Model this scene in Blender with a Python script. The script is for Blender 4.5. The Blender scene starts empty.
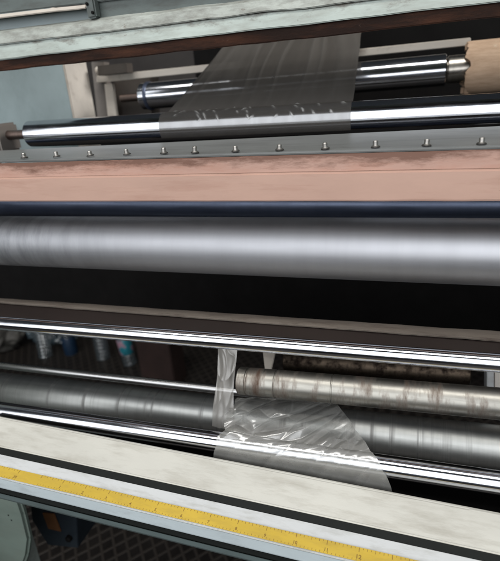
import bpy, bmesh, math, random
from mathutils import Vector, Matrix, noise

random.seed(7)
S = bpy.context.scene
C = S.collection
CAM_H = 1.2                       # the camera is hand-held 1.2 m above the floor

# ------------------------------------------------------------------ camera frame
# X runs along the rollers (right), Y goes away into the machine, Z is up.
F = 480.0
xv = Vector((1530, 77.5, -480)).normalized()
_vy = 1190.0
dv = Vector(((480 * 480 - 77.5 * _vy) / 1530, _vy, 480)).normalized()
zv = -dv
yv = zv.cross(xv)

def at(px, py, Y):
    """the point of the place at depth Y that the photograph shows at (px, py)"""
    d = Vector(((px - 250) / F, (py - 280.5) / F, 1.0))
    m = Vector((d.dot(xv), d.dot(yv), d.dot(zv)))
    m *= Y / m.y
    return Vector((m.x, m.y, m.z + CAM_H))

cam_d = bpy.data.cameras.new('camera')
cam = bpy.data.objects.new('camera', cam_d)
C.objects.link(cam)
S.camera = cam
cam_d.sensor_fit = 'HORIZONTAL'
cam_d.sensor_width = 36.0
cam_d.lens = 36.0 * F / 500.0
cam_d.clip_start = 0.02
cam_d.clip_end = 100
R = Matrix(((xv[0], -xv[1], -xv[2]), (yv[0], -yv[1], -yv[2]), (zv[0], -zv[1], -zv[2]))).to_4x4()
cam.matrix_world = Matrix.Translation((0, 0, CAM_H)) @ R
cam_d.dof.use_dof = True
cam_d.dof.focus_distance = 0.50
cam_d.dof.aperture_fstop = 8.0

# ------------------------------------------------------------------ materials
def nodes(name):
    m = bpy.data.materials.new(name)
    m.use_nodes = True
    nt = m.node_tree
    b = nt.nodes['Principled BSDF']
    return m, nt, b

def coord(nt, scale=(1, 1, 1)):
    tc = nt.nodes.new('ShaderNodeTexCoord')
    mp = nt.nodes.new('ShaderNodeMapping')
    mp.inputs['Scale'].default_value = scale
    nt.links.new(tc.outputs['Object'], mp.inputs['Vector'])
    return mp.outputs['Vector']

def noise_tex(nt, vec, scale, detail=6, rough=0.6):
    n = nt.nodes.new('ShaderNodeTexNoise')
    n.inputs['Scale'].default_value = scale
    n.inputs['Detail'].default_value = detail
    n.inputs['Roughness'].default_value = rough
    nt.links.new(vec, n.inputs['Vector'])
    return n.outputs['Fac']

def ramp(nt, fac, stops):
    r = nt.nodes.new('ShaderNodeValToRGB')
    e = r.color_ramp.elements
    while len(e) < len(stops):
        e.new(0.5)
    for el, (p, c) in zip(e, stops):
        el.position = p
        el.color = c if len(c) == 4 else (*c, 1)
    nt.links.new(fac, r.inputs['Fac'])
    return r.outputs['Color']

def mix(nt, fac, a, b, mode='MIX'):
    n = nt.nodes.new('ShaderNodeMix')
    n.data_type = 'RGBA'
    n.blend_type = mode
    for sock, v in ((n.inputs['Factor'], fac), (n.inputs['A'], a), (n.inputs['B'], b)):
        if isinstance(v, bpy.types.NodeSocket):
            nt.links.new(v, sock)
        elif isinstance(v, (int, float)):
            sock.default_value = v
        else:
            sock.default_value = (*v, 1) if len(v) == 3 else v
    # Mix node exposes several A/B sockets: use the colour ones
    return [o for o in n.outputs if o.type == 'RGBA'][0]

def mixc(nt, fac, a, b, mode='MIX'):
    n = nt.nodes.new('ShaderNodeMixRGB')
    n.blend_type = mode
    for sock, v in ((n.inputs[0], fac), (n.inputs[1], a), (n.inputs[2], b)):
        if isinstance(v, bpy.types.NodeSocket):
            nt.links.new(v, sock)
        elif isinstance(v, (int, float)):
            sock.default_value = v
        else:
            sock.default_value = (*v[:3], 1)
    return n.outputs[0]

def bump(nt, b, height, strength=0.2, dist=0.001):
    n = nt.nodes.new('ShaderNodeBump')
    n.inputs['Strength'].default_value = strength
    n.inputs['Distance'].default_value = dist
    nt.links.new(height, n.inputs['Height'])
    nt.links.new(n.outputs['Normal'], b.inputs['Normal'])

def mat_metal(name, col, rough, var=0.25, ring=60, streak=0.15, stains=None, aniso=0.0, bumpy=0.03, metal=1.0, rv=0.3, ends=None):
    """turned metal: ring marks round the axis (local X), smears along it, optional stains"""
    m, nt, b = nodes(name)
    rings = noise_tex(nt, coord(nt, (ring, 2.0, 2.0)), 3.0, 4, 0.7)
    smear = noise_tex(nt, coord(nt, (4, 40, 40)), 2.0, 5, 0.65)
    dark = tuple(c * (1 - var) for c in col)
    c1 = ramp(nt, rings, [(0.32, dark), (0.62, col)])
    c2 = mixc(nt, streak, c1, ramp(nt, smear, [(0.35, tuple(c * 0.45 for c in col)), (0.6, col)]), 'MIX')
    if stains:
        scol, lo, hi, sc = stains
        st = noise_tex(nt, coord(nt, sc), 1.0, 7, 0.68)
        f = ramp(nt, st, [(lo, (0, 0, 0)), (hi, (1, 1, 1))])
        c2 = mixc(nt, f, c2, scol)
        rr = nt.nodes.new('ShaderNodeMapRange')
        nt.links.new(f, rr.inputs['Value'])
        rr.inputs['To Min'].default_value = rough
        rr.inputs['To Max'].default_value = min(0.75, rough + 0.35)
        nt.links.new(rr.outputs[0], b.inputs['Roughness'])
    else:
        rr = nt.nodes.new('ShaderNodeMapRange')
        nt.links.new(smear, rr.inputs['Value'])
        rr.inputs['From Min'].default_value = 0.3
        rr.inputs['From Max'].default_value = 0.7
        rr.inputs['To Min'].default_value = rough * (1 - rv)
        rr.inputs['To Max'].default_value = rough * (1 + rv)
        ro_ = rr.outputs[0]
        if ends:  # (x where the polish starts, x where it is complete, polished roughness, length of the oily left end)
            sx = nt.nodes.new('ShaderNodeSeparateXYZ')
            tc = nt.nodes.new('ShaderNodeTexCoord')
            nt.links.new(tc.outputs['Object'], sx.inputs[0])
            g = nt.nodes.new('ShaderNodeMapRange')
            nt.links.new(sx.outputs[0], g.inputs['Value'])
            g.inputs['From Min'].default_value = ends[0]; g.inputs['From Max'].default_value = ends[1]
            mr = nt.nodes.new('ShaderNodeMix')
            nt.links.new(g.outputs[0], mr.inputs[0]); nt.links.new(ro_, mr.inputs[2]); mr.inputs[3].default_value = ends[2]
            ro_ = mr.outputs[0]
            g2 = nt.nodes.new('ShaderNodeMapRange')
            nt.links.new(sx.outputs[0], g2.inputs['Value'])
            g2.inputs['From Min'].default_value = ends[3]; g2.inputs['From Max'].default_value = ends[3] * .4
            oil = noise_tex(nt, coord(nt, (34, 7, 7)), 2.2, 6, 0.7)
            mu = nt.nodes.new('ShaderNodeMath'); mu.operation = 'MULTIPLY'
            of = nt.nodes.new('ShaderNodeMapRange')
            nt.links.new(oil, of.inputs['Value']); of.inputs['From Min'].default_value = .42; of.inputs['From Max'].default_value = .62
            nt.links.new(of.outputs[0], mu.inputs[0]); nt.links.new(g2.outputs[0], mu.inputs[1])
            mh = nt.nodes.new('ShaderNodeMath'); mh.operation = 'MULTIPLY'; mh.inputs[1].default_value = 0.4
            nt.links.new(mu.outputs[0], mh.inputs[0])
            c2 = mixc(nt, mh.outputs[0], c2, (0.11, 0.125, 0.13))
        nt.links.new(ro_, b.inputs['Roughness'])
    nt.links.new(c2, b.inputs['Base Color'])
    b.inputs['Metallic'].default_value = metal
    b.inputs['Anisotropic'].default_value = aniso
    bump(nt, b, rings, bumpy, 0.0006)
    return m

def mat_paint(name, col, rough=0.5, dirt=(0.12, 0.10, 0.08), amt=(0.55, 0.75), scale=(6, 25, 25), chip=None, var=0.85, spec=0.4, bumpy=0.08, edge=None):
    """painted steel with grime drawn out along the beam and chips"""
    m, nt, b = nodes(name)
    v1 = noise_tex(nt, coord(nt, (3, 9, 9)), 3.0, 5, 0.6)
    c = ramp(nt, v1, [(0.3, tuple(x * var for x in col)), (0.7, col)])
    g = noise_tex(nt, coord(nt, scale), 2.0, 8, 0.7)
    c = mixc(nt, ramp(nt, g, [(amt[0], (0, 0, 0)), (amt[1], (0.85, 0.85, 0.85))]), c, dirt)
    if chip:
        ccol, lo, hi, sc = chip
        h = noise_tex(nt, coord(nt, sc), 1.0, 9, 0.75)
        c = mixc(nt, ramp(nt, h, [(lo, (0, 0, 0)), (hi, (1, 1, 1))]), c, ccol)
    if edge:  # (colour, noise scale, reach): wear that creeps in from one edge of the face
        at_ = nt.nodes.new('ShaderNodeAttribute'); at_.attribute_name = 'edge'
        en = noise_tex(nt, coord(nt, edge[1]), 1.0, 8, 0.72)
        ma = nt.nodes.new('ShaderNodeMath'); ma.operation = 'MULTIPLY_ADD'
        nt.links.new(at_.outputs['Fac'], ma.inputs[0]); ma.inputs[1].default_value = edge[2]
        nt.links.new(en, ma.inputs[2])
        c = mixc(nt, ramp(nt, ma.outputs[0], [(0.66, (0, 0, 0)), (0.84, (.95, .95, .95))]), c, edge[0])
    nt.links.new(c, b.inputs['Base Color'])
    b.inputs['Roughness'].default_value = rough
    b.inputs['Specular IOR Level'].default_value = spec
    f = noise_tex(nt, coord(nt, (60, 120, 120)), 3.0, 6, 0.7)
    bump(nt, b, f, bumpy, 0.001)
    return m

def mat_plain(name, col, rough=0.6, metal=0.0, var=0.7, scale=30, bumpy=0.1, spec=0.4):
    m, nt, b = nodes(name)
    n = noise_tex(nt, coord(nt, (1, 1, 1)), scale, 7, 0.65)
    nt.links.new(ramp(nt, n, [(0.3, tuple(x * var for x in col)), (0.7, col)]), b.inputs['Base Color'])
    b.inputs['Roughness'].default_value = rough
    b.inputs['Metallic'].default_value = metal
    b.inputs['Specular IOR Level'].default_value = spec
    bump(nt, b, n, bumpy, 0.002)
    return m

def mat_film(name, tint, clear, haze_rough=0.25, gloss=0.3, scale=(18, 18, 18), var=.08, cling=0.0):
    """thin polythene: part see-through, part milky, with a sheen and highlights painted white on the creases"""
    m = bpy.data.materials.new(name)
    m.use_nodes = True
    nt = m.node_tree
    nt.nodes.clear()
    out = nt.nodes.new('ShaderNodeOutputMaterial')
    tr = nt.nodes.new('ShaderNodeBsdfTransparent')
    tr.inputs[0].default_value = (0.93, 0.93, 0.92, 1)
    df = nt.nodes.new('ShaderNodeBsdfDiffuse')
    df.inputs[0].default_value = (*tint, 1)
    tl = nt.nodes.new('ShaderNodeBsdfTranslucent')
    tl.inputs[0].default_value = (*tint, 1)
    gl = nt.nodes.new('ShaderNodeBsdfGlossy')
    gl.inputs['Roughness'].default_value = haze_rough
    gl.inputs[0].default_value = (0.9, 0.9, 0.9, 1)
    a = nt.nodes.new('ShaderNodeMixShader'); a.inputs[0].default_value = 0.35
    nt.links.new(df.outputs[0], a.inputs[1]); nt.links.new(tl.outputs[0], a.inputs[2])
    b = nt.nodes.new('ShaderNodeMixShader'); b.inputs[0].default_value = gloss
    nt.links.new(a.outputs[0], b.inputs[1]); nt.links.new(gl.outputs[0], b.inputs[2])
    n = noise_tex(nt, coord(nt, scale), 2.0, 5, 0.6)
    mr = nt.nodes.new('ShaderNodeMapRange')
    nt.links.new(n, mr.inputs['Value'])
    mr.inputs['From Min'].default_value = 0.3
    mr.inputs['From Max'].default_value = 0.7
    mr.inputs['To Min'].default_value = max(0, 1 - clear - var)
    mr.inputs['To Max'].default_value = min(1, 1 - clear + var)
    c = nt.nodes.new('ShaderNodeMixShader')
    fac = mr.outputs[0]
    # whitening along hard creases, painted in for their bright highlights
    ca = nt.nodes.new('ShaderNodeAttribute'); ca.attribute_name = 'crease_glint'
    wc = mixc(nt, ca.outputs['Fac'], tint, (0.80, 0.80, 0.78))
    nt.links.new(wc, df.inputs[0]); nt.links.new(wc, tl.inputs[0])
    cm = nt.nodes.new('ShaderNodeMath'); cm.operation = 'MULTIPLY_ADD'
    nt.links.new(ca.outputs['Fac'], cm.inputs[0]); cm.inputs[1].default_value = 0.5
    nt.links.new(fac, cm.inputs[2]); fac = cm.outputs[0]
    if cling:  # film that lies tight on the roller looks clearer
        at_ = nt.nodes.new('ShaderNodeAttribute'); at_.attribute_name = 'cling'
        ma = nt.nodes.new('ShaderNodeMath'); ma.operation = 'MULTIPLY_ADD'
        nt.links.new(at_.outputs['Fac'], ma.inputs[0]); ma.inputs[1].default_value = -cling
        nt.links.new(fac, ma.inputs[2]); fac = ma.outputs[0]
    cl_ = nt.nodes.new('ShaderNodeClamp'); nt.links.new(fac, cl_.inputs[0])
    nt.links.new(cl_.outputs[0], c.inputs[0])
    nt.links.new(tr.outputs[0], c.inputs[1]); nt.links.new(b.outputs[0], c.inputs[2])
    nt.links.new(c.outputs[0], out.inputs['Surface'])
    return m

M = {}
M['chrome'] = mat_metal('polished_chrome', (0.66, 0.68, 0.73), 0.14, var=0.08, ring=25, streak=0.14, bumpy=0.03, rv=0.55)
M['chrome_worn'] = mat_metal('worn_chrome', (0.40, 0.40, 0.40), 0.26, var=0.10, ring=40, streak=0.15, bumpy=0.015)
M['satin'] = mat_metal('satin_steel', (0.415, 0.42, 0.445), 0.55, var=0.06, ring=14, streak=0.05, bumpy=0.005, rv=0.05, ends=(.54, .90, .42, .34))
M['blue'] = mat_metal('blue_black_roller', (0.10, 0.122, 0.185), 0.34, var=0.15, ring=10, streak=0.2, metal=0.6, bumpy=0.01)
M['dull'] = mat_metal('dull_ground_steel', (0.54, 0.55, 0.535), 0.44, var=0.16, ring=22, streak=0.25, bumpy=0.03,
                      stains=((0.10, 0.09, 0.09), 0.52, 0.70, (44, .7, .7)))
M['alu'] = mat_metal('stained_aluminium_tube', (0.34, 0.33, 0.30), 0.42, var=0.30, ring=9, streak=0.55, bumpy=0.04,
                     stains=((0.13, 0.09, 0.07), 0.48, 0.70, (60, 14, 14)))
M['journal'] = mat_metal('brown_oiled_shaft', (0.20, 0.15, 0.13), 0.45, var=0.4, ring=80, streak=0.4, bumpy=0.05)
M['collar'] = mat_metal('nickel_collar', (0.62, 0.58, 0.52), 0.30, var=0.2, ring=80, streak=0.3, bumpy=0.03)
M['rusty_roller'] = mat_metal('rusty_roller', (0.13, 0.10, 0.075), 0.45, var=0.6, ring=30, streak=0.5, bumpy=0.2,
                              stains=((0.03, 0.022, 0.018), 0.45, 0.62, (60, 60, 60)))
M['salmon'] = mat_paint('salmon_primer', (0.51, 0.33, 0.262), 0.5, dirt=(0.36, 0.20, 0.15), amt=(0.50, 0.80), scale=(4, 40, 40), var=0.88,
                        chip=((0.22, 0.12, 0.09), 0.66, 0.71, (60, 110, 110)), edge=((0.34, 0.20, 0.16), (30, 60, 60), .18))
M['salmon_worn'] = mat_paint('worn_salmon_primer', (0.39, 0.245, 0.195), 0.6, dirt=(0.30, 0.15, 0.105), amt=(0.46, 0.72), scale=(7, 40, 40),
                             chip=((0.14, 0.065, 0.042), 0.66, 0.74, (45, 90, 90)), var=0.8, edge=((0.12, 0.055, 0.035), (13, 55, 55), .38))
M['plate_grey'] = mat_paint('grey_plate', (0.17, 0.175, 0.17), 0.38, dirt=(0.07, 0.07, 0.065), amt=(0.5, 0.75), scale=(5, 40, 40), var=0.75, spec=0.5)
M['green'] = mat_paint('pale_green_paint', (0.385, 0.435, 0.405), 0.45, dirt=(0.21, 0.215, 0.19), amt=(0.44, 0.76), scale=(10, 40, 40),
                       chip=((0.11, 0.085, 0.07), 0.64, 0.70, (34, 80, 80)), var=0.82, edge=((0.10, 0.085, 0.07), (25, 60, 60), .22))
M['green_worn'] = mat_paint('weathered_green_paint', (0.39, 0.415, 0.38), 0.6, dirt=(0.12, 0.115, 0.10), amt=(0.40, 0.68), scale=(14, 40, 40),
                            chip=((0.12, 0.09, 0.07), 0.60, 0.66, (50, 90, 90)), var=0.7, bumpy=0.4)
M['green_dark'] = mat_paint('dark_grey_green_paint', (0.095, 0.115, 0.11), 0.55, dirt=(0.045, 0.045, 0.04), amt=(0.45, 0.7), scale=(8, 30, 30), var=0.8)
M['web'] = mat_paint('grey_blue_web_paint', (0.27, 0.325, 0.34), 0.45, dirt=(0.22, 0.24, 0.23), amt=(0.5, 0.8), scale=(6, 20, 20), var=0.8)
M['rust'] = mat_paint('rusted_steel', (0.115, 0.050, 0.031), 0.8, dirt=(0.022, 0.015, 0.013), amt=(0.34, 0.52), scale=(3.2, 18, 18),
                      chip=((0.22, 0.14, 0.115), 0.62, 0.70, (46, 80, 80)), var=0.45, bumpy=0.6, spec=0.15)
M['teal'] = mat_paint('teal_grey_paint', (0.40, 0.50, 0.53), 0.35, dirt=(0.27, 0.35, 0.37), amt=(0.5, 0.8), scale=(6, 6, 6), var=0.9)
M['cream'] = mat_paint('cream_paint', (0.84, 0.78, 0.71), 0.5, dirt=(0.35, 0.29, 0.24), amt=(0.55, 0.8), scale=(10, 16, 16), var=0.85)
M['tan'] = mat_paint('dusty_cream_bar', (0.52, 0.47, 0.41), 0.55, dirt=(0.22, 0.19, 0.16), amt=(0.5, 0.75), scale=(8, 30, 30), var=0.8)
M['dark'] = mat_plain('dark_steel_shade', (0.007, 0.0065, 0.0065), 0.7, 0.0, 0.6, 20, spec=0.1)  # near-black for bolts and knob; the backdrop sheets use it as painted shade
M['darkbrown'] = mat_paint('dark_brown_paint', (0.036, 0.024, 0.021), 0.5, dirt=(0.03, 0.022, 0.02), amt=(0.5, 0.75), scale=(6, 30, 30), var=0.7)
M['brownedge'] = mat_paint('lit_brown_edge', (0.20, 0.17, 0.145), 0.5, dirt=(0.08, 0.06, 0.05), amt=(0.5, 0.7), scale=(12, 40, 40), var=0.7)  # lighter copy of the beam brown: top edge painted as lit
M['brownbox'] = mat_plain('brown_grey_cover', (0.10, 0.085, 0.075), 0.6, 0.0, 0.7, 20)
M['post'] = mat_plain('grey_brown_post', (0.22, 0.195, 0.175), 0.6, 0.0, 0.75, 20)
M['black'] = mat_plain('black_rubber', (0.011, 0.013, 0.012), 0.6, 0.0, 0.7, 40, spec=0.2)
M['table'] = mat_paint('off_white_tray', (0.55, 0.54, 0.49), 0.28, dirt=(0.30, 0.28, 0.235), amt=(0.46, 0.80), scale=(7, 36, 36),
                       chip=((0.22, 0.20, 0.16), 0.72, 0.78, (20, 40, 40)), var=0.9)
M['table_white'] = mat_paint('white_tray_band', (0.60, 0.615, 0.62), 0.4, dirt=(0.38, 0.38, 0.35), amt=(0.48, 0.80), scale=(14, 60, 60), var=0.94)
M['lip'] = mat_paint('grey_blue_metal_lip', (0.36, 0.41, 0.43), 0.35, dirt=(0.2, 0.22, 0.23), amt=(0.55, 0.8), scale=(6, 30, 30), var=0.85)
M['lipdark'] = mat_paint('dark_green_lip', (0.10, 0.13, 0.13), 0.45, dirt=(0.05, 0.06, 0.06), amt=(0.5, 0.8), scale=(6, 30, 30), var=0.8)
M['tape'] = mat_paint('yellow_tape', (0.64, 0.445, 0.062), 0.45, dirt=(0.42, 0.29, 0.06), amt=(0.46, 0.78), scale=(16, 60, 60), var=0.80)
M['ink'] = mat_plain('tape_ink', (0.27, 0.16, 0.033), 0.6, 0.0, 0.8, 20)
M['screw'] = mat_metal('zinc_screw', (0.50, 0.48, 0.45), 0.36, var=0.2, ring=200, streak=0.2)
M['washer'] = mat_plain('dark_washer', (0.06, 0.055, 0.05), 0.5, 0.5, 0.7, 60)
M['housing'] = mat_paint('pale_green_housing', (0.15, 0.19, 0.165), 0.5, dirt=(0.13, 0.15, 0.13), amt=(0.45, 0.75), scale=(14, 14, 14), var=0.75)
M['navy'] = mat_plain('dark_navy_box', (0.015, 0.022, 0.03), 0.5, 0.0, 0.7, 30)
M['orange'] = mat_plain('faded_orange_plate', (0.12, 0.052, 0.02), 0.55, 0.0, 0.7, 40)
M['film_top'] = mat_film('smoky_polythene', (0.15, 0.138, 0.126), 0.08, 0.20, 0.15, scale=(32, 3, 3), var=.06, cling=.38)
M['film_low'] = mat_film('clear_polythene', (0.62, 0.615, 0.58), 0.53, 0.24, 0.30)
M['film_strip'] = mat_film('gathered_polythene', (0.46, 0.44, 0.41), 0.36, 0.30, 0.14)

def mat_card():
    m, nt, b = nodes('kraft_cardboard')
    fib = noise_tex(nt, coord(nt, (14, 60, 60)), 3.0, 8, 0.7)
    c = ramp(nt, fib, [(0.3, (0.56, 0.37, 0.245)), (0.7, (0.76, 0.55, 0.39))])
    sp = noise_tex(nt, coord(nt, (50, 50, 50)), 1.0, 6, 0.7)
    c = mixc(nt, ramp(nt, sp, [(0.62, (0, 0, 0)), (0.72, (0.8, 0.8, 0.8))]), c, (0.78, 0.66, 0.52))
    nt.links.new(c, b.inputs['Base Color'])
    b.inputs['Roughness'].default_value = 0.75
    bump(nt, b, fib, 0.25, 0.001)
    return m
M['card'] = mat_card()

def mat_label():
    """teal bottle label with a pale pink patch"""
    m, nt, b = nodes('teal_bottle_label')
    v = coord(nt, (1, 1, 1))
    n = noise_tex(nt, v, 22, 3, 0.5)
    c = ramp(nt, n, [(0.44, (0.02, 0.16, 0.21)), (0.52, (0.02, 0.24, 0.30)), (0.58, (0.34, 0.20, 0.26))])
    nt.links.new(c, b.inputs['Base Color'])
    b.inputs['Roughness'].default_value = 0.35
    return m
M['label'] = mat_label()
M['label_blue'] = mat_plain('blue_bottle_label', (0.010, 0.028, 0.060), 0.4, 0.0, 0.6, 30)
M['cap'] = mat_plain('blue_bottle_cap', (0.03, 0.05, 0.16), 0.4, 0.0, 0.9, 30)
M['pet'] = mat_film('bottle_plastic', (0.20, 0.25, 0.28), 0.62, 0.14, 0.45, scale=(9, 9, 9), var=.15)

def mat_tread():
    """dark chequer plate: crossed raised bars"""
    m, nt, b = nodes('chequer_plate')
    tc = nt.nodes.new('ShaderNodeTexCoord')
    def wave(ang):
        mp = nt.nodes.new('ShaderNodeMapping')
        mp.inputs['Rotation'].default_value = (0, 0, ang)
        nt.links.new(tc.outputs['Object'], mp.inputs['Vector'])
        w = nt.nodes.new('ShaderNodeTexWave')
        w.inputs['Scale'].default_value = 9.0
        nt.links.new(mp.outputs['Vector'], w.inputs['Vector'])
        return w.outputs['Fac']
    mx = nt.nodes.new('ShaderNodeMath'); mx.operation = 'MAXIMUM'
    nt.links.new(wave(math.radians(40)), mx.inputs[0])
    nt.links.new(wave(math.radians(-40)), mx.inputs[1])
    r = ramp(nt, mx.outputs[0], [(0.80, (0, 0, 0)), (0.94, (1, 1, 1))])
    n = noise_tex(nt, coord(nt, (1, 1, 1)), 12, 6, 0.6)
    c = ramp(nt, n, [(0.3, (0.010, 0.008, 0.007)), (0.7, (0.024, 0.020, 0.018))])
    c = mixc(nt, r, c, (0.05, 0.042, 0.036))
    nt.links.new(c, b.inputs['Base Color'])
    b.inputs['Roughness'].default_value = 0.5
    b.inputs['Metallic'].default_value = 0.4
    bump(nt, b, r, 0.6, 0.003)
    return m
M['tread'] = mat_tread()

# ------------------------------------------------------------------ object helpers
def tag(o, label=None, cat=None, group=None, kind=None):
    if label: o['label'] = label
    if cat: o['category'] = cat
    if group: o['group'] = group
    if kind: o['kind'] = kind
    return o

def link(name, bm, mat, parent=None, smooth=True, mw=None, angle=35):
    me = bpy.data.meshes.new(name)
    bmesh.ops.recalc_face_normals(bm, faces=bm.faces)
    if smooth:
        for f in bm.faces: f.smooth = True
        for e in bm.edges:
            if len(e.link_faces) == 2 and e.calc_face_angle(0) > math.radians(angle): e.smooth = False
    bm.to_mesh(me); bm.free()
    me.materials.append(mat)
    o = bpy.data.objects.new(name, me)
    C.objects.link(o)
    if mw is not None: o.matrix_world = mw
    if parent:
        o.parent = parent
        o.matrix_parent_inverse = Matrix.Translation(-parent.location) if mw is None else Matrix.Identity(4)
        if mw is not None:
            o.matrix_parent_inverse = Matrix.Translation(parent.location).inverted()
            o.matrix_basis = mw
    return o

def empty(name, loc, label, cat, group=None):
    o = bpy.data.objects.new(name, None)
    C.objects.link(o)
    o.location = loc
    o.empty_display_size = 0.02
    return tag(o, label, cat, group)

def axis_frame(P0, P1):
    """frame with local X along P0->P1 and origin at P0"""
    x = (P1 - P0).normalized()
    y = Vector((0, 0, 1)).cross(x).normalized()
    z = x.cross(y)
    m = Matrix((x, y, z)).transposed().to_4x4()
    m.translation = P0
    return m

def lathe_bm(profile, seg=96):
    """profile: (x along the axis, radius)"""
    bm = bmesh.new()
    rows = []
    for x, r in profile:
        rows.append([bm.verts.new((x, r * math.cos(2 * math.pi * k / seg), r * math.sin(2 * math.pi * k / seg))) for k in range(seg)])
    for a, b_ in zip(rows, rows[1:]):
        for k in range(seg):
            bm.faces.new((a[k], a[(k + 1) % seg], b_[(k + 1) % seg], b_[k]))
    bm.faces.new(rows[0]); bm.faces.new(list(reversed(rows[-1])))
    return bm

def rod_geo(x0, t0, b0, x1, t1, b1, Y, Y1=None):
    """axis through two measured sections; radius from their heights"""
    Y1 = Y if Y1 is None else Y1
    res = []
    for (x, t, bt, yy) in ((x0, t0, b0, Y), (x1, t1, b1, Y1)):
        pt, pb = at(x, t, yy), at(x, bt, yy)
        c = (pt + pb) / 2
        el = math.atan2(CAM_H - c.z, c.y)
        res.append((c, (pt - pb).length / 2 * math.cos(el)))
    return res[0][0], res[1][0], (res[0][1] + res[1][1]) / 2

def extend(P0, P1, XL, XR):
    d = (P1 - P0) / (P1.x - P0.x)
    return P0 + d * (XL - P0.x), P0 + d * (XR - P0.x)

def rod(name, mat, P0, P1, r, label=None, cat=None, parent=None, group=None, bev=0.0015, seg=96):
    L = (P1 - P0).length
    prof = [(0, r - bev), (bev, r), (L * 0.25, r), (L * .5, r), (L * .75, r), (L - bev, r), (L, r - bev)]
    o = link(name, lathe_bm(prof, seg), mat, parent, mw=axis_frame(P0, P1))
    if label: tag(o, label, cat, group)
    return o

def loft(name, mat, sec, xl=-90, xr=590, parent=None, bev=0.0012, n=60, wob=0.0, XL=None, XR=None, edge=0):
    """a bar of constant section; each corner is (y at photo column 0, y at column 500, depth)"""
    bm = bmesh.new()
    L, Rr = [], []
    for (y0, y5, Y) in sec:
        a, c = at(0, y0, Y), at(500, y5, Y)
        d = (c - a) / (c.x - a.x)
        L.append(a + d * ((XL if XL is not None else XLEFT) - a.x))
        Rr.append(a + d * ((XR if XR is not None else XRIGHT) - a.x))
    rows = []
    lay = bm.verts.layers.float.new('edge')
    for i in range(n + 1):
        t = i / n
        row = []
        for ci, (p, q) in enumerate(zip(L, Rr)):
            v = p.lerp(q, t)
            if wob:
                v = v + Vector((0, noise.noise(v * 35) * wob, noise.noise(v * 30 + Vector((5, 3, 1))) * wob))
            nv = bm.verts.new(v); nv[lay] = 1.0 if ci == edge else 0.0
            row.append(nv)
        rows.append(row)
    k = len(sec)
    for a, b_ in zip(rows, rows[1:]):
        for j in range(k):
            bm.faces.new((a[j], a[(j + 1) % k], b_[(j + 1) % k], b_[j]))
    bm.faces.new(list(reversed(rows[0]))); bm.faces.new(rows[-1])
    bmesh.ops.recalc_face_normals(bm, faces=bm.faces)
    if bev:
        es = [e for e in bm.edges if len(e.link_faces) == 2 and e.calc_face_angle(0) > math.radians(25)]
        bmesh.ops.bevel(bm, geom=es, offset=bev, segments=2, affect='EDGES', clamp_overlap=True)
    return link(name, bm, mat, parent, angle=14)

def box_bm(c, s, bev=0.001, rot=None):
    bm = bmesh.new()
    bmesh.ops.create_cube(bm, size=1)
    bmesh.ops.scale(bm, vec=s, verts=bm.verts)
    if bev: bmesh.ops.bevel(bm, geom=list(bm.edges), offset=bev, segments=2, affect='EDGES')
    if rot: bmesh.ops.rotate(bm, matrix=rot, verts=bm.verts)
    bmesh.ops.translate(bm, vec=c, verts=bm.verts)
    return bm

def prism_bm(pts, off, bev=0.001):
    """a plate: outline pts (3-D) pushed out by vector off"""
    bm = bmesh.new()
    a = [bm.verts.new(p) for p in pts]
    b_ = [bm.verts.new(Vector(p) + off) for p in pts]
    n = len(pts)
    bm.faces.new(a); bm.faces.new(list(reversed(b_)))
    for i in range(n):
        bm.faces.new((a[i], b_[i], b_[(i + 1) % n], a[(i + 1) % n]))
    bmesh.ops.recalc_face_normals(bm, faces=bm.faces)
    if bev: bmesh.ops.bevel(bm, geom=list(bm.edges), offset=bev, segments=2, affect='EDGES', clamp_overlap=True)
    return bm

# ------------------------------------------------------------------ the depth of the machine
YA, YB = 0.66, 0.90
A0, A1, rA = rod_geo(31, 121, 147, 500, 93, 128, YA)
XLEFT = at(4, 136, YA).x          # inner face of the left side frame
XRIGHT = 0.34
print('XLEFT', XLEFT, 'XR at Y.66', at(500, 110, .66).x, 'at .36', at(500, 480, .36).x, 'B', at(500, 80, .9).x, 'left .4', at(0, 400, .4).x, at(0, 300, .45).x, at(0,60,.6).x)

# ---- setting
fl = bmesh.new()
bmesh.ops.create_grid(fl, x_segments=4, y_segments=4, size=4)
o = link('floor', fl, M['tread'], smooth=False); tag(o, kind='structure')
wl = box_bm((0, 4.05, 1.5), (8, 0.1, 3.2), 0)
o = link('back_wall', wl, mat_plain('dim_wall', (0.10, 0.09, 0.085), 0.8, 0, 0.6, 3), smooth=False); tag(o, kind='structure')

# ---- roller A with its shaft
rA_root = empty('chrome_roller', A0, 'long chrome roller under the smoky film with a brown shaft at its left end', 'roller')
_, A1e = extend(A0, A1, A0.x, XRIGHT)
rod('roller_barrel', M['chrome'], A0, A1e, rA, parent=rA_root)
dA = (A1 - A0).normalized()
rod('shaft', M['journal'], A0 - dA * 0.10, A0 - dA * 0.0005, rA * 0.36, parent=rA_root)

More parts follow.
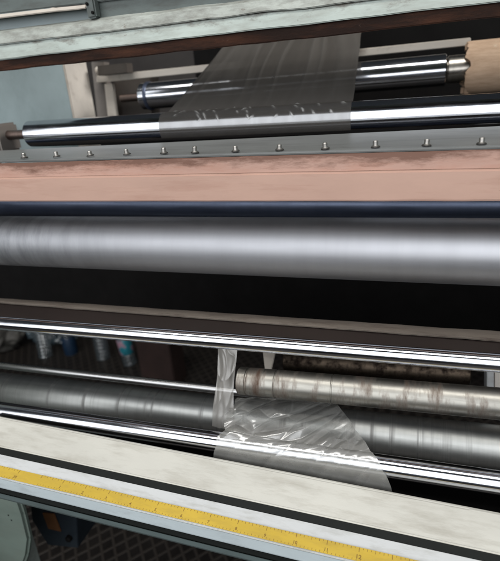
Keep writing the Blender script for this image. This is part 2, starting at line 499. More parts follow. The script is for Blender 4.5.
# ---- rear roller B, collar and cardboard core on it
B0, B1, rB = rod_geo(143, 82, 111, 440, 56, 85, YB)
dB = (B1 - B0).normalized()
Bc = at(446, 67, YB)
B1e = B0 + dB * (Bc.x - B0.x)
rB_root = empty('rear_roller', B0, 'bright rear roller showing on both sides of the upper film, ending at a nickel collar', 'roller')
rod('roller_barrel', M['chrome'], B0, B1e, rB, parent=rB_root)
L = 0.006
o = link('end_ring', lathe_bm([(0, rB + .0005), (0.001, rB + .002), (L, rB + .002), (L + .001, rB + .0005)]), M['blue'], rB_root, mw=axis_frame(B0 + dB * 0.012, B1e))
rod('shaft', M['journal'], B0 - dB * 0.05, B0 - dB * .0005, rB * 0.3, parent=rB_root)
rod('collar', M['collar'], B1e + dB * .0005, B1e + dB * 0.036, rB * 0.86, parent=rB_root, bev=0.003)
# cardboard core: a thick-walled tube round the shaft, torn rim
c0 = B1e + dB * 0.030
cl = 0.34
core = bmesh.new()
segs = 96
ro, ri = at(470, 36, YB).z - at(470, 90, YB).z, 0
ro = ro / 2
ri = ro - 0.010
rings = []
for (x, r, jag) in ((0, ri, 1), (0, ro - .001, 1), (0.003, ro, 0.6), (0.03, ro, 0), (0.12, ro, 0), (cl, ro, 0), (cl, ri, 0), (0.03, ri, 0)):
    ring = []
    for k in range(segs):
        a = 2 * math.pi * k / segs
        j = jag * (noise.noise(Vector((math.cos(a) * 2.2, math.sin(a) * 2.2, 0.3))) * 0.010 + noise.noise(Vector((math.cos(a) * 9, math.sin(a) * 9, 2))) * 0.003)
        rr = r * (1 + 0.015 * math.sin(2 * a + 1))
        ring.append(core.verts.new((x + j, rr * math.cos(a), rr * math.sin(a))))
    rings.append(ring)
for i in range(len(rings)):
    a, b_ = rings[i], rings[(i + 1) % len(rings)]
    for k in range(segs):
        core.faces.new((a[k], a[(k + 1) % segs], b_[(k + 1) % segs], b_[k]))
o = link('cardboard_core', core, M['card'], mw=axis_frame(c0, c0 + dB))
tag(o, 'brown cardboard core tube with a torn rim at the upper right', 'cardboard tube')

# ---- upper green beam
gb = empty('upper_beam', at(250, 31, 0.6), 'pale green painted steel beam across the top with a rusty underside', 'beam')
YG = 0.58
loft('lower_flange', M['green'], [(45, -15, YG + .006), (60, 2, YG), (60.5, 2.5, YG + .02), (45, -15, YG + .06)], parent=gb, wob=0.0006)
loft('weathered_edge', M['green_worn'], [(30, -31, YG + .02), (33, -28, YG + .008), (44.6, -15.6, YG + .003), (44, -16.2, YG + .05), (30, -30, YG + .05)], parent=gb, wob=0.0012)
loft('underside', M['rust'], [(60.6, 2.6, YG + .004), (71.5, 17.5, YG + .010), (71.5, 17.5, YG + .03), (60.8, 2.8, YG + .03)], parent=gb, wob=0.0012)
loft('web', M['web'], [(15, -48, YG + .03), (31, -29, YG + .03), (31, -29, YG + .04), (15, -48, YG + .04)], parent=gb, wob=0.0004, XR=at(92, 10, YG + .03).x)
loft('upper_flange', M['tan'], [(14.5, -44, YG + .012), (18.5, -40, YG + .010), (18.5, -40, YG + .03), (14.5, -44, YG + .03)], parent=gb, wob=0.0008, XR=at(86, 10, YG + .01).x)
loft('upper_plate', M['green_dark'], [(-420, -560, YG + .03), (13.8, -45, YG + .018), (13.8, -45, YG + .035), (-420, -560, YG + .04)], parent=gb, wob=0.0006)  # unseen upper part added to keep ceiling light off the floor behind
loft('side_web', M['green_dark'], [(12, -50, YG + .022), (31, -29, YG + .022), (31, -29, YG + .027), (12, -50, YG + .027)], parent=gb, wob=0.0004, XL=at(92.5, 10, YG + .022).x)
pb = at(93, 9, YG + .015)
br = link('bracket', box_bm(pb, (0.013, 0.012, 0.022), 0.002), M['green_dark'], gb)
for dx, dz in ((-.003, .005), (.003, -.005)):
    link('bolt', lathe_bm([(0, .0019), (.0015, .0019), (.002, .0014)], 12), M['dark'], gb,
         mw=Matrix.Translation(pb + Vector((dx, -.0062, dz))) @ Matrix.Rotation(math.radians(-90), 4, 'Z'))

# ---- left side frame, a machine frame with both cheeks
fr = empty('machine_frame', (XLEFT, 0.8, 0), 'teal grey side plate of the machine behind the left end of the top chrome roller', 'machine frame')
def YX(x, y, X):
    """depth at which the plane X is seen at photo point (x, y)"""
    p = at(x, y, 1.0)
    return X / p.x
Ye = YX(72, 110, XLEFT)
Yc = YX(95, 110, XLEFT)
print('side plate depths', Ye, Yc)
zt = CAM_H + 0.16
zb = at(40, 165, .8).z
pl = [(XLEFT, 0.652, zb), (XLEFT, Ye, zb), (XLEFT, Ye, zt), (XLEFT, 0.640, zt)]
link('side_plate', prism_bm([Vector(p) for p in pl], Vector((-0.012, 0, 0)), 0.002), M['teal'], fr, angle=14)
pl = [(XLEFT, Ye + .002, zb), (XLEFT, Yc, zb), (XLEFT, Yc, zt), (XLEFT, Ye + .002, zt)]
link('cream_plate', prism_bm([Vector(p) for p in pl], Vector((-0.012, 0, 0)), 0.002), M['cream'], fr, angle=14)
# bearing block carrying the top roller
pbk = at(2, 138, YA)
link('bearing_block', box_bm((XLEFT + .003, YA, pbk.z), (0.014, 0.05, 0.045), 0.004), M['post'], fr)
# front leg and the opposite cheek stand outside the picture and carry the rollers
pl = [(XLEFT - .025, 0.30, 0), (XLEFT - .025, 0.50, 0), (XLEFT - .025, 0.52, 1.06), (XLEFT - .025, 0.80, zb - .01), (XLEFT - .025, 0.80, zb + .02), (XLEFT - .025, 0.655, zb + .02), (XLEFT - .025, 0.48, 1.085), (XLEFT - .025, 0.30, 0.90)]
link('leg', prism_bm([Vector(p) for p in pl], Vector((-0.02, 0, 0)), 0.002), M['green'], fr)
pl = [(XRIGHT + .07, 0.30, 0), (XRIGHT + .07, 1.1, 0), (XRIGHT + .07, 1.1, zt + .1), (XRIGHT + .07, 0.40, zt + .1), (XRIGHT + .07, 0.30, 0.95)]
link('side_plate', prism_bm([Vector(p) for p in pl], Vector((0.02, 0, 0)), 0.002), M['teal'], fr, angle=14)

# ---- post, cream bar frame and dark cover behind the film
Yp = Yc + 0.02
po = empty('rear_bar_frame', at(100, 80, Yp), 'cream flat bar with an upright, running behind the upper film', 'bar')
a, b_ = at(92, 78, Yp), at(445, 45, Yp)
def slab(name, quad, depth, mat, parent):
    return link(name, prism_bm([Vector(q) for q in quad], Vector((0, depth, 0)), 0.001), mat, parent, angle=14)
slab('flat_bar', [at(96, 83, Yp), at(96, 76, Yp), at(471, 37.5, Yp), at(471, 45.5, Yp)], 0.012, M['cream'], po)
slab('upright', [at(104, 84, Yp + .001), at(112, 84, Yp + .001), at(117, 122, Yp + .001), at(108, 122, Yp + .001)], 0.01, M['cream'], po)
slab('post', [at(91, 62, Yp + .014), at(104, 62, Yp + .014), at(110, 125, Yp + .014), at(98, 125, Yp + .014)], 0.02, M['post'], po)
cv = slab('cable_box', [at(97, 66, Yp - .03), at(126, 63, Yp - .03), at(127, 73, Yp - .03), at(98, 76, Yp - .03)], 0.025, M['brownbox'], None)
tag(cv, 'small grey brown box on the cream flat bar under the green beam', 'box')
ec = link('end_cap', lathe_bm([(0, .007), (.003, .008), (.006, .007)], 24), M['cream'], cv, mw=Matrix.Translation(at(97, 71, Yp - .017)))
cv2 = slab('brown_cover', [at(112, 80, Yp + .04), at(150, 77, Yp + .04), at(152, 125, Yp + .04), at(117, 125, Yp + .04)], 0.04, M['brownbox'], None)
tag(cv2, 'brown grey cover plate at the left end of the bright rear roller', 'cover')
# added dark backdrop standing in for the shade behind the rollers
hb = link('rear_shade_backdrop', box_bm((0.30, 1.30, CAM_H + .04), (1.7, 0.02, 0.8), 0.004), M['dark'])
tag(hb, 'added dark backdrop standing in for the shade behind the rollers', 'backdrop')

# ---- salmon cross beam with its bolted plate
sb = empty('cross_beam', at(250, 175, .46), 'salmon pink primed cross beam with a grey bolted plate along its top edge', 'beam')
loft('top_plate', M['plate_grey'], [(160.5, 145.5, .468), (150.5, 126, .60), (152.5, 129, .60), (163, 149, .468)], parent=sb)
loft('upper_face', M['salmon_worn'], [(163.4, 149.2, .4665), (178.5, 169.5, .463), (178.5, 169.5, .50), (163.4, 149.2, .50)], parent=sb, wob=0.0003)
loft('lower_face', M['salmon'], [(177.6, 168.6, .4625), (178.3, 169.6, .4555), (201.4, 201.2, .4565), (198, 198, .51), (178.8, 169.8, .505)], parent=sb, wob=0.0003)
for x in (25, 57, 90.5, 126.5, 163.5, 195.5, 236, 279.5, 325.5, 375.5, 426.5, 481.5):
    yb_ = 160.5 - 15 * x / 500 - 2.2
    p = at(x, yb_, .4745)
    hv = random.uniform(-.0006, .0007)
    bo = link('bolt', lathe_bm([(0, .0036), (.0012, .0038), (.0016, .0030), (.0016, .0024), (.0050 + hv, .0024), (.0056 + hv, .0018)], 20), M['screw'], sb,
              mw=Matrix.Translation(p + Vector((0, random.uniform(-.0015, .0015), 0))) @ Matrix.Rotation(math.radians(-90 + random.uniform(-5, 5)), 4, 'Y') @ Matrix.Rotation(random.uniform(-.06, .06), 4, 'Z'))
    wa = link('washer', lathe_bm([(0, .0043), (.0007, .0043), (.0008, .0040)], 20), M['washer'], bo)
    wa.parent = bo
    wa.matrix_parent_inverse = Matrix.Identity(4)
    wa.matrix_basis = Matrix.Translation((-.0003, 0, 0))

# ---- rollers of the middle and lower part
def full_rod(name, mat, geo, label, cat='roller', XL=None, XR=None, **k):
    p, q, r = geo
    p, q = extend(p, q, XL if XL is not None else XLEFT - .025, XR if XR is not None else XRIGHT + .07)
    return rod(name, mat, p, q, r, label, cat, **k)

gE = rod_geo(0, 216, 264, 500, 219, 284, .52)
full_rod('large_roller', M['satin'], gE, 'large satin steel roller under the salmon beam, the thickest in the middle')
gD = rod_geo(0, 186, 217.5, 500, 184, 222, .60)
full_rod('blue_roller', M['blue'], gD, 'dark blue roller squeezed between the salmon beam and the large satin roller')
print('E', gE, 'D', gD, 'dist', math.hypot(gE[0].y - gD[0].y, gE[0].z - gD[0].z), gE[2] + gD[2])

fb = empty('lower_beam', at(250, 325, .47), 'dark brown narrow beam with a top edge painted as lit just above the thin chrome rod', 'beam')
loft('top_edge', M['brownedge'], [(298, 331, .50), (301.5, 339.5, .470), (303.5, 342, .470), (303, 340, .50)], parent=fb, wob=0.0006)
loft('face', M['darkbrown'], [(303.8, 342.4, .471), (318, 358, .474), (318, 358, .505), (303.4, 341, .505)], parent=fb)

gG = rod_geo(0, 316, 330, 500, 354, 372, .405)
full_rod('guide_rod', M['chrome'], gG, 'slim bright chrome rod running right under the dark brown beam', 'rod')
gH = rod_geo(0, 361.5, 368.5, 215, 385, 393, .50)
full_rod('thin_rod', M['chrome_worn'], gH, 'thinnest worn rod, low on the left behind the hanging film strip', 'rod', XR=at(330, 400, .5).x)
gJ = rod_geo(0, 372, 406, 500, 425, 472, .53)
full_rod('steel_roller', M['dull'], gJ, 'dull ring-marked steel roller low down behind the stained tube and the clear film')
gK = rod_geo(0, 401, 419, 500, 471, 494, .405)
full_rod('front_rod', M['chrome'], gK, 'bright chrome rod just behind the white tray, crossed by the crumpled clear film', 'rod')
gI = rod_geo(240, 366.5, 394, 500, 387, 420, .455)
pI, qI = extend(gI[0], gI[1], at(239.5, 380, .455).x, XRIGHT + .07)
t = (qI - pI).normalized()
Lr = (qI - pI).length
r = gI[2]
tb = link('stained_tube', lathe_bm([(0.012, r - .004), (0, r - .004), (0, r - .001), (.001, r), (.010, r), (.0108, r - .0007), (.0122, r - .0007), (.013, r),
                                    (.045, r), (.0455, r - .0006), (.0465, r - .0006), (.047, r), (.11, r), (.1105, r - .0006), (.1115, r - .0006), (.112, r), (Lr * .7, r), (Lr, r)]),
          M['alu'], mw=axis_frame(pI, qI))
tag(tb, 'silver aluminium tube with brown stains, open left end above the crumpled film', 'tube')
gR = rod_geo(285, 347, 372, 470, 360, 384, .62)
rod('rusty_roller', M['rusty_roller'], gR[0], gR[1], gR[2], 'mottled rusty brown roller half hidden behind the stained tube', 'roller')

# brackets near the tube
k1 = slab('support_strip', [at(262, 346, .56), at(277, 346, .56), at(271, 372, .56), at(265, 372, .56)], 0.004, M['tan'], None)
tag(k1, 'short tan metal strip above the left end of the stained tube', 'strip')
k2 = empty('bearing_bracket', at(492, 380, .6), 'white bracket at the right edge behind the stained tube', 'bracket')
slab('bracket_plate', [at(487, 367, .60), at(494, 367, .60), at(494, 400, .60), at(487, 400, .60)], 0.03, M['table_white'], k2)
slab('bracket_edge', [at(495, 366, .598), at(515, 368, .598), at(515, 402, .598), at(495, 400, .598)], 0.03, M['cream'], k2)

# added black sheet for the shaded void between large roller and brown beam
dg = link('void_shade_sheet', box_bm((-0.3, 1.02, CAM_H - .335), (2.6, .006, .49), .002), M['dark'])
tag(dg, 'added black sheet standing in for the shade in the gap under the large satin roller', 'backdrop')

dp = link('under_roller_shade', box_bm((-0.1, .53, .68), (1.0, .17, .012), .003), M['dark'])  # added dark sheet, paints the gap under the low rollers as shade
tag(dp, 'added dark sheet standing in for shade under the front chrome rod and the dull steel roller', 'pan')

# ---- front tray with the tape measure
tr = empty('front_tray', at(250, 500, .34), 'off-white front tray with a black strip and a yellow tape measure along it', 'tray')
YT0, YT1 = .382, .312
def ty(f):
    return YT0 + (YT1 - YT0) * f
def row(f):  # rows of the top face by fraction of its width
    return (417.5 + 60.5 * f, 515 + 82 * f, ty(f))
r0, rs1, rs2, r1 = row(0), row(0.475), row(0.60), row(1.0)
def dn(rw, dy, Y=None):
    return (rw[0] + dy, rw[1] + dy * 1.3, rw[2] if Y is None else Y)
XT = at(0, 470, .33).x - .06
trp = dict(parent=tr, XL=XT)
loft('tray_top', M['table'], [r0, rs1, dn(rs1, 6), dn((416, 512, YT0 + .004), 12, YT0 + .004), (416, 512, YT0 + .004)], bev=.0012, **trp)
loft('black_strip', M['black'], [dn(row(.477), .6), dn(row(.598), .6), dn(row(.598), 6), dn(row(.477), 6)], bev=.0004, **trp)
loft('white_band', M['table_white'], [rs2, r1, dn(r1, 3), dn(rs2, 6)], bev=.0008, **trp)
loft('lip', M['lip'], [(478.4, 597.6, YT1 - .0012), (487.5, 609.5, YT1 - .005), (488.5, 610, YT1 + .002), (481.5, 601, YT1 + .002)], bev=.0006, **trp)
loft('rubber_edge', M['black'], [(487.8, 610, YT1 - .003), (493, 617, YT1 - .004), (494, 618, YT1 + .004), (489, 612, YT1 + .004)], bev=.0006, **trp)
loft('lower_lip', M['lipdark'], [(493.2, 617.2, YT1 - .006), (497.5, 623, YT1 - .006), (498.5, 624, YT1 + .01), (494.5, 619, YT1 + .01)], bev=.0006, **trp)

# tape measure: a thin ribbon on the white band, inch numbers
def on_top(x, f, lift):
    y = row(f)[0] + (row(f)[1] - row(f)[0]) * x / 500.0
    p = at(x, y, ty(f))
    return p + Vector((0, -.10, 1)).normalized() * lift
fa, fb_ = 0.80, 0.985
T0 = on_top(36, fb_, .0010)
T12 = on_top(358, fb_, .0010)
tdir = (T12 - T0)
inch = tdir.length / 12
print('inch', inch)
tdir.normalize()
Tup = on_top(200, fa, .001) - on_top(200, fb_, .001)
Tup = Tup - tdir * Tup.dot(tdir)
tw = Tup.length
Tup.normalize()
tn = tdir.cross(Tup)
TF = Matrix((tdir, Tup, tn)).transposed().to_4x4()
TF.translation = T0
def ribbon(x0, x1, z):
    bm = bmesh.new()
    n = 80
    rows_ = []
    for i in range(n + 1):
        x = x0 + (x1 - x0) * i / n
        wv = noise.noise(Vector((x * 18, 4.2, z * 900))) * .0004
        rows_.append([bm.verts.new((x, y + wv, zz)) for (y, zz) in ((0, z), (tw, z), (tw, z - .0004), (0, z - .0004))])
    for a, b_ in zip(rows_, rows_[1:]):
        for j in range(4):
            bm.faces.new((a[j], a[(j + 1) % 4], b_[(j + 1) % 4], b_[j]))
    bm.faces.new(list(reversed(rows_[0]))); bm.faces.new(rows_[-1])
    return bm
tape = link('tape_measure', ribbon(-.0005, inch * 21.4, .0006), M['tape'], tr, mw=TF)
tape_old = link('tape_measure', ribbon(-.16, .0012, .0001), M['tape'], tr, mw=TF)
def text_into(bm, s, x, y, z, size):
    cu = bpy.data.curves.new('digits', 'FONT')
    cu.body = s; cu.size = size; cu.align_x = 'CENTER'; cu.resolution_u = 2; cu.offset = size * .025
    ob = bpy.data.objects.new('digits', cu)
    C.objects.link(ob)
    dg_ = bpy.context.evaluated_depsgraph_get()
    me = bpy.data.meshes.new_from_object(ob.evaluated_get(dg_))
    me.transform(Matrix.Translation((x, y, z)))
    bm.from_mesh(me)
    bpy.data.objects.remove(ob); bpy.data.curves.remove(cu); bpy.data.meshes.remove(me)
def tick(bm, x, y0, y1, z, w=.00022):
    vs = [bm.verts.new(p) for p in ((x - w, y0, z), (x + w, y0, z), (x + w, y1, z), (x - w, y1, z))]
    bm.faces.new(vs)
def marks(x0, n0, n1, z, nums):
    bm = bmesh.new()
    for i in range(n0 * 8, n1 * 8 + 1):
        x = x0 + i * inch / 8
        h = {0: .0045, 4: .0032}.get(i % 8, .0026 if i % 2 == 0 else .0018)
        if i % 8: tick(bm, x, tw - h, tw - .0003, z)
        else: tick(bm, x, tw - h, tw - .0003, z, .0003)
        tick(bm, x + inch / 16, .0003, .0015 if i % 2 else .0021, z, .0002)
    for k, s in nums:
        big = 1.25 if s in ('12', '24') else 1.0
        text_into(bm, s, x0 + k * inch, tw * .16, z, .0045 * big)
    return bm
mk = link('tape_marks', marks(0, 0, 21, .0007, [(k, str(k)) for k in range(1, 22)]), M['ink'], tape, smooth=False)
mk2 = link('tape_marks', marks(-.0021, -6, -1, .0002, [(k, str(60 + k)) for k in range(-6, 0)]), M['ink'], tape_old, smooth=False)
for c_, p_ in ((mk, tape), (mk2, tape_old)):
    c_.parent = p_; c_.matrix_parent_inverse = Matrix.Identity(4); c_.matrix_basis = Matrix.Identity(4)

# ---- things under the tray
gh = bmesh.new()
hp = [at(-60, 470, .40), at(8, 492, .40), at(18, 500, .40), at(23, 515, .40), at(29, 540, .40), at(27, 556, .40), at(20, 575, .40), at(14, 620, .40), at(-60, 620, .40)]
gh = prism_bm(hp, Vector((0, .012, 0)), .004)
gho = link('gear_housing', gh, M['housing'])
tag(gho, 'pale green gear housing with two small holes at the lower left corner', 'housing')
for (x, y) in ((8.5, 515), (11.5, 520)):
    link('hole', lathe_bm([(0, .0012), (.0008, .0012)], 16), M['black'], gho, mw=Matrix.Translation(at(x, y, .4) + Vector((0, -.0006, 0))) @ Matrix.Rotation(math.radians(90), 4, 'Z'))
cb = empty('switch_box', at(52, 520, .5), 'dark navy switch box with a faded orange plate under the tray', 'switch box')
slab('box_body', [at(30, 500, .50), at(76, 508, .50), at(78, 548, .50), at(48, 545, .50), at(32, 520, .50)], .07, M['navy'], cb)
slab('orange_plate', [at(42, 513, .497), at(54, 514, .497), at(61, 532, .497), at(48, 529, .497)], .0025, M['orange'], cb)
link('switch_knob', lathe_bm([(0, .006), (.006, .006), (.008, .004)], 20), M['dark'], cb, mw=Matrix.Translation(at(70, 537, .5)) @ Matrix.Rotation(math.radians(-90), 4, 'Z'))

# ---- bottles on the floor behind the machine
def bottle(x, y, Y, h, label_mat, text, tilt=0.0, z_lab=None):
    if z_lab: z_lab = (at(x, z_lab[1], Y).z, at(x, z_lab[0], Y).z)
    b0 = at(x, y, Y); b0.z = 0.0
    root = empty('plastic_bottle', b0, text, 'bottle', 'empty bottles on the floor behind the rollers')
    r = .033
    prof = [(0, r * .8), (.004, r)]
    z = .012
    dent = random.uniform(.86, .95)
    while z < h * .68:
        prof += [(z, r), (z + .006, r * dent), (z + .012, r * random.uniform(.97, 1.0))]
        z += .020
    prof += [(h * .72, r), (h * .80, r * .85), (h * .88, r * .5), (h * .91, .0135), (h * .96, .0135)]
    mw = Matrix.Translation(b0) @ Matrix.Rotation(tilt, 4, 'Y') @ Matrix.Rotation(math.radians(-90), 4, 'Y')
    link('bottle_body', lathe_bm(prof, 40), M['pet'], root, mw=mw)
    link('bottle_cap', lathe_bm([(h * .94, .0150), (h * .945, .0155), (h, .0150), (h + .001, .013)], 28), M['cap'], root, mw=mw)
    if label_mat:
        link('bottle_label', lathe_bm([(z_lab[0], r + .0004), (z_lab[0] + .001, r + .0011), (z_lab[1] - .001, r + .0011), (z_lab[1], r + .0004)], 40), label_mat, root, mw=mw)
    return root
bottle(127, 345, 1.72, .30, M['label'], 'clear ribbed bottle with a teal and pink label', -0.10, (338, 352))
bottle(101, 345, 1.74, .27, None, 'clear ribbed bottle without a label, left of the teal-labelled bottle')
bottle(70, 345, 1.76, .25, M['label_blue'], 'bottle with a dark blue label, second from the left', -.03, (336, 358))
bottle(43, 345, 1.70, .24, None, 'leftmost clear bottle with a blue cap, behind the slim chrome rod', .06)

m_bag = mat_film('blue_tinted_bag', (0.16, 0.24, 0.29), 0.35, 0.25, 0.35)
bg_ = bmesh.new()
bmesh.ops.create_icosphere(bg_, subdivisions=6, radius=1)
bp = at(56, 352, 1.86)
for v in bg_.verts:
    q = v.co * 2.0
    n3 = abs(noise.noise(q)) * .5 + abs(noise.noise(q * 2.3)) * .3 + abs(noise.noise(q * 5)) * .15
    v.co = Vector((v.co.x * .17, v.co.y * .10, v.co.z * .11)) * (.7 + n3)
    v.co.z = max(v.co.z, -.09)
bmesh.ops.translate(bg_, vec=(bp.x, bp.y, .09), verts=bg_.verts)
o = link('plastic_bag', bg_, m_bag, angle=50)
tag(o, 'crumpled blue-tinted plastic bag on the floor behind the bottles', 'bag')
bx = at(163, 366, 1.62); bx.z = 0
o = link('cardboard_box', box_bm((bx.x, bx.y, .14), (.16, .12, .28), .004, Matrix.Rotation(.0, 3, 'Z')), mat_plain('red_brown_carton', (0.035, 0.018, 0.015), .8, 0, .6, 14))
tag(o, 'dim red-brown carton on the floor, right of the teal-labelled bottle', 'box')
sk = bmesh.new()
bmesh.ops.create_icosphere(sk, subdivisions=5, radius=1)
sp_ = at(12, 362, 1.75); sp_.z = 0
for v in sk.verts:
    n3 = noise.noise(v.co * 2.2) * .22 + noise.noise(v.co * 6) * .07
    v.co = Vector((v.co.x * .13, v.co.y * .12, v.co.z * .11)) * (1 + n3)
    v.co.z = max(v.co.z, -.10)
bmesh.ops.translate(sk, vec=(sp_.x, sp_.y, .10), verts=sk.verts)
o = link('rubbish_sack', sk, mat_plain('grey_brown_sack', (0.10, 0.095, 0.085), .7, 0, .5, 18))
tag(o, 'dim grey brown sack on the floor at the left, beside the bottles', 'sack')

# ------------------------------------------------------------------ films
def grid_obj(name, fn, nu, nv, mat, thick=0.0):
    bm = bmesh.new()
    lay = bm.verts.layers.float.new('crease_glint')
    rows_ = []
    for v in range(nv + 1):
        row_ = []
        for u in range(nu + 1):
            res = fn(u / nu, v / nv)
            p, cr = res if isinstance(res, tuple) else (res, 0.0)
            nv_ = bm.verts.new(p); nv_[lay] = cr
            row_.append(nv_)
        rows_.append(row_)
    for a, b_ in zip(rows_, rows_[1:]):
        for k in range(nu):
            bm.faces.new((a[k], a[k + 1], b_[k + 1], b_[k]))
    return link(name, bm, mat, angle=180)

def ridge(q):
    return 1 - abs(noise.noise(q)) * 2

# upper film: round the front of roller A, then up and away behind the green beam
axA = lambda X: A0 + dA * ((X - A0.x) / dA.x)
Yt = 1.06
top_l, top_r = at(251, 15, Yt), at(363, 18, Yt)
lA, rAx = at(159, 128, YA - rA).x, at(350.5, 120, YA - rA).x
tl_z = top_l.z
creases = []
rc = random.Random(11)
for _ in range(34):
    creases.append((rc.uniform(.04, .98), rc.uniform(.09, .19), rc.uniform(.4, 1.25) * rc.choice((1, 1, 1, -1)), rc.uniform(.010, .028), rc.uniform(.4, 1.0)))
VW = 0.22
def film_top(u, v):
    # v 0..VW: wrap from below the front to the top of the roller; then the free span
    tang = math.radians(118)
    uu = u + .004 * noise.noise(Vector((v * 7, 3 if u > .5 else 9, 0))) * (abs(u - .5) * 2) ** 6
    if v < VW:
        a = math.radians(-40) + (tang - math.radians(-40)) * (v / VW)
        X = lA + (rAx - lA) * uu
        c = axA(X)
        rr = rA + .0006
        p = Vector((X, c.y - rr * math.cos(a), c.z + rr * math.sin(a)))
        nrm = Vector((0, -math.cos(a), math.sin(a)))
        s = 0.0
    else:
        s = (v - VW) / (1 - VW)
        X0 = lA + (rAx - lA) * uu
        c = axA(X0)
        rr = rA + .0006
        p0 = Vector((X0, c.y - rr * math.cos(tang), c.z + rr * math.sin(tang)))
        p1 = top_l.lerp(top_r, uu)
        p = p0.lerp(p1, s)
        nrm = Vector((0, -.45, .9))
    # tension folds running along the film
    xs = u * 6.5 + .9 * v + .5 * noise.noise(Vector((u * 3, v * 2, 5)))
    w = (noise.noise(Vector((xs, v * .8, 2))) * .0020 + noise.noise(Vector((xs * 3.1, v * 1.6, 8))) * .0007) * min(1, s * 2.2)
    w += max(0, ridge(Vector((xs * 1.3, v * 1.1, 4))) - .62) * .0022 * min(1, s * 3)
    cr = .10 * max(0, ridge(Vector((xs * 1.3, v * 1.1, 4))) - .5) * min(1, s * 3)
    for (cu, cvv, sl_, ln, hh) in creases:
        du, dv_ = (u - cu), (v - cvv)
        if abs(du) > .06 or abs(dv_) > .09: continue
        e1 = du * .9 + dv_ * sl_ * 1.2
        e2 = -du * sl_ + dv_ * .9
        g = math.exp(-(e1 / .0048) ** 2 - (e2 / ln) ** 2) * hh
        w += .0016 * g
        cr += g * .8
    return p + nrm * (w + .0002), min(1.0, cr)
ft = grid_obj('upper_film', film_top, 420, 200, M['film_top'])
la = ft.data.attributes.new('cling', 'FLOAT', 'POINT')
for k in range(len(ft.data.vertices)):
    vv = (k // 421) / 200
    la.data[k].value = max(0.0, min(1.0, (VW * .92 - vv) / .05))
tag(ft, 'smoky clear plastic film sloping up from the top chrome roller behind the green beam', 'plastic film')

# lower film: from under the stained tube, over rod K, tucked down behind the tray
pK, qK, rK = gK
dK = (qK - pK).normalized()
axK = lambda X: pK + dK * ((X - pK.x) / dK.x)
sl, sr = at(238, 398, .485), at(334, 400, .485)
kl, kr = at(222, 434, .40).x, at(372, 455, .40).x
el_, er = at(212, 455, .392).x, at(393, 490, .392).x
def ridge(q):
    return 1 - abs(noise.noise(q)) * 2
def film_low(u, v):
    vs = 0.62
    a0 = math.radians(100)
    if v < vs:
        s = v / vs
        p0 = sl.lerp(sr, u)
        X1 = kl + (kr - kl) * u
        c = axK(X1)
        p1 = Vector((X1, c.y - (rK + .001) * math.cos(a0), c.z + (rK + .001) * math.sin(a0)))
        p = p0.lerp(p1, s)
        nrm = Vector((0, -.55, .83))
        p = p + nrm * .006 * math.sin(s * math.pi)
        amp = .0095 * math.sin(min(1, s * .90) * math.pi) ** .6 + .0012
    else:
        s = (v - vs) / (1 - vs)
        X = (kl + (kr - kl) * u) * (1 - s) + (el_ + (er - el_) * u) * s
        c = axK(X)
        t_ = min(1, s / .68)
        a = a0 * (1 - t_)
        nrm = Vector((0, -math.cos(a), math.sin(a)))
        p = Vector((X, c.y, c.z)) + nrm * (rK + .0014)
        if s > .68:  # then it hangs straight down behind the tray
            p.z -= (s - .68) / .32 * .022
        amp = .0010 + .0035 * (1 - s) ** 2
    p.x += (noise.noise(Vector((v * 9, 1 if u > .5 else 8, 2))) * .0035 + noise.noise(Vector((v * 30, 5 if u > .5 else 3, 2))) * .0010) * (abs(u - .5) * 2) ** 4 * (1.0 if u < .5 else .35)
    # soft billows and a few long sharp creases running up to the right
    al = p.x * .78 + (v * .085) * -.62
    ac = p.x * .62 + (v * .085) * .78
    q = Vector((al * 15, ac * 36, 0.7))
    q = q + Vector((noise.noise(q * .5), noise.noise(q * .5 + Vector((4, 4, 4))), 0)) * .5
    f1 = noise.noise(q, noise_basis='VORONOI_F2F1')
    f2 = noise.noise(q * 2.0 + Vector((3, 1, 2)), noise_basis='VORONOI_F2F1')
    k = 1.15 - .65 * u
    w = max(-.25, noise.noise(q * .45) * .7) + ((f1 + 1.0) * .75 + (f2 + 1.0) * .32) * k
    w += noise.noise(Vector((al * 26, ac * 230, 3))) * .05
    strength = max(0, .5 + noise.noise(q * .35 + Vector((9, 2, 5))) * 1.1)
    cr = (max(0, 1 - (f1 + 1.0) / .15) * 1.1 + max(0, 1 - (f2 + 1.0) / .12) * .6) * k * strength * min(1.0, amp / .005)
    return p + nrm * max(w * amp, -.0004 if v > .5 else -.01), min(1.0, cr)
lf = grid_obj('crumpled_film', film_low, 260, 200, M['film_low'])
tag(lf, 'crumpled clear plastic film draped over the front chrome rod', 'plastic film')

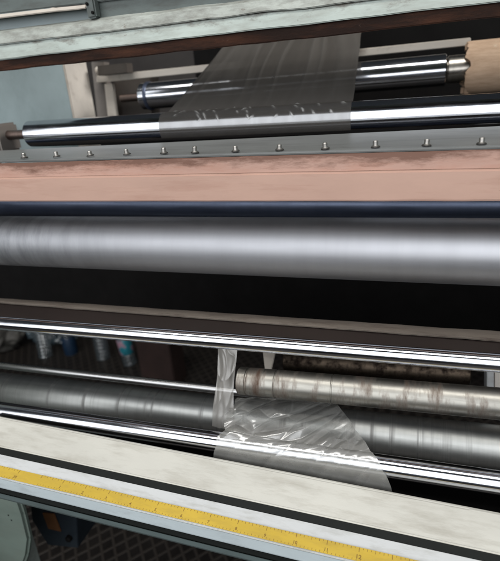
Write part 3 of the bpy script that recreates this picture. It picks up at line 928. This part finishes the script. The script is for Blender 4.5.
# gathered strip hanging between the rods
def strip(u, v):
    x0 = 217 + (214 - 217) * v + 2.0 * math.sin(v * 5)
    x1 = 236 + (234.5 - 236) * v + 1.5 * math.sin(v * 6 + 1)
    y = 338 + 88 * v
    Y = .475 - .035 * v
    p = at(x0 + (x1 - x0) * u, y, Y)
    pl_ = math.sin(u * 16 + noise.noise(Vector((v * 4, u * 2, 0))) * 3) * .0005
    cr = (ridge(Vector((u * 2, v * 3.5, 4))) ** 3) * .0012
    bow = -.004 * math.sin(u * math.pi)
    return p + Vector((0, bow + pl_ - cr, 0))
st = grid_obj('film_strip', strip, 60, 120, M['film_strip'])
tag(st, 'gathered strip of cloudy plastic film hanging upright in front of the lower rollers', 'plastic film')

# ------------------------------------------------------------------ light
w = bpy.data.worlds.new('World')
S.world = w
w.use_nodes = True
bg = w.node_tree.nodes['Background']
bg.inputs[0].default_value = (0.80, 0.90, 1.0, 1)
bg.inputs[1].default_value = 0.03

def area(name, loc, target, sx, sy, power, col):
    l = bpy.data.lights.new(name, 'AREA')
    l.shape = 'RECTANGLE'; l.size = sx; l.size_y = sy; l.energy = power; l.color = col
    o = bpy.data.objects.new(name, l)
    C.objects.link(o)
    o.location = loc
    o.rotation_euler = (Vector(target) - Vector(loc)).to_track_quat('-Z', 'Y').to_euler()
    return o
area('window_light', (-0.4, -2.0, 2.3), (-0.4, .6, 1.9), 5.4, 2.6, 135, (0.96, 0.98, 1.0))
area('ceiling_light', (-0.2, -0.1, 3.2), (-0.2, .1, 1.0), 2.6, 0.5, 44, (1.0, 0.98, 0.94))
area('side_fill', (1.25, 1.0, 1.85), (-.6, .8, 1.2), 0.5, 0.4, 22, (1.0, 0.97, 0.93))  # added fill with no visible source, brightens the teal side plate

S.render.engine = 'CYCLES'
S.view_settings.view_transform = 'Standard'
S.view_settings.look = 'None'
S.view_settings.exposure = 0.0
S.cycles.max_bounces = 8
S.cycles.transparent_max_bounces = 12
S.cycles.caustics_reflective = False
S.cycles.caustics_refractive = False
try:
    S.cycles.use_denoising = True
except Exception:
    pass
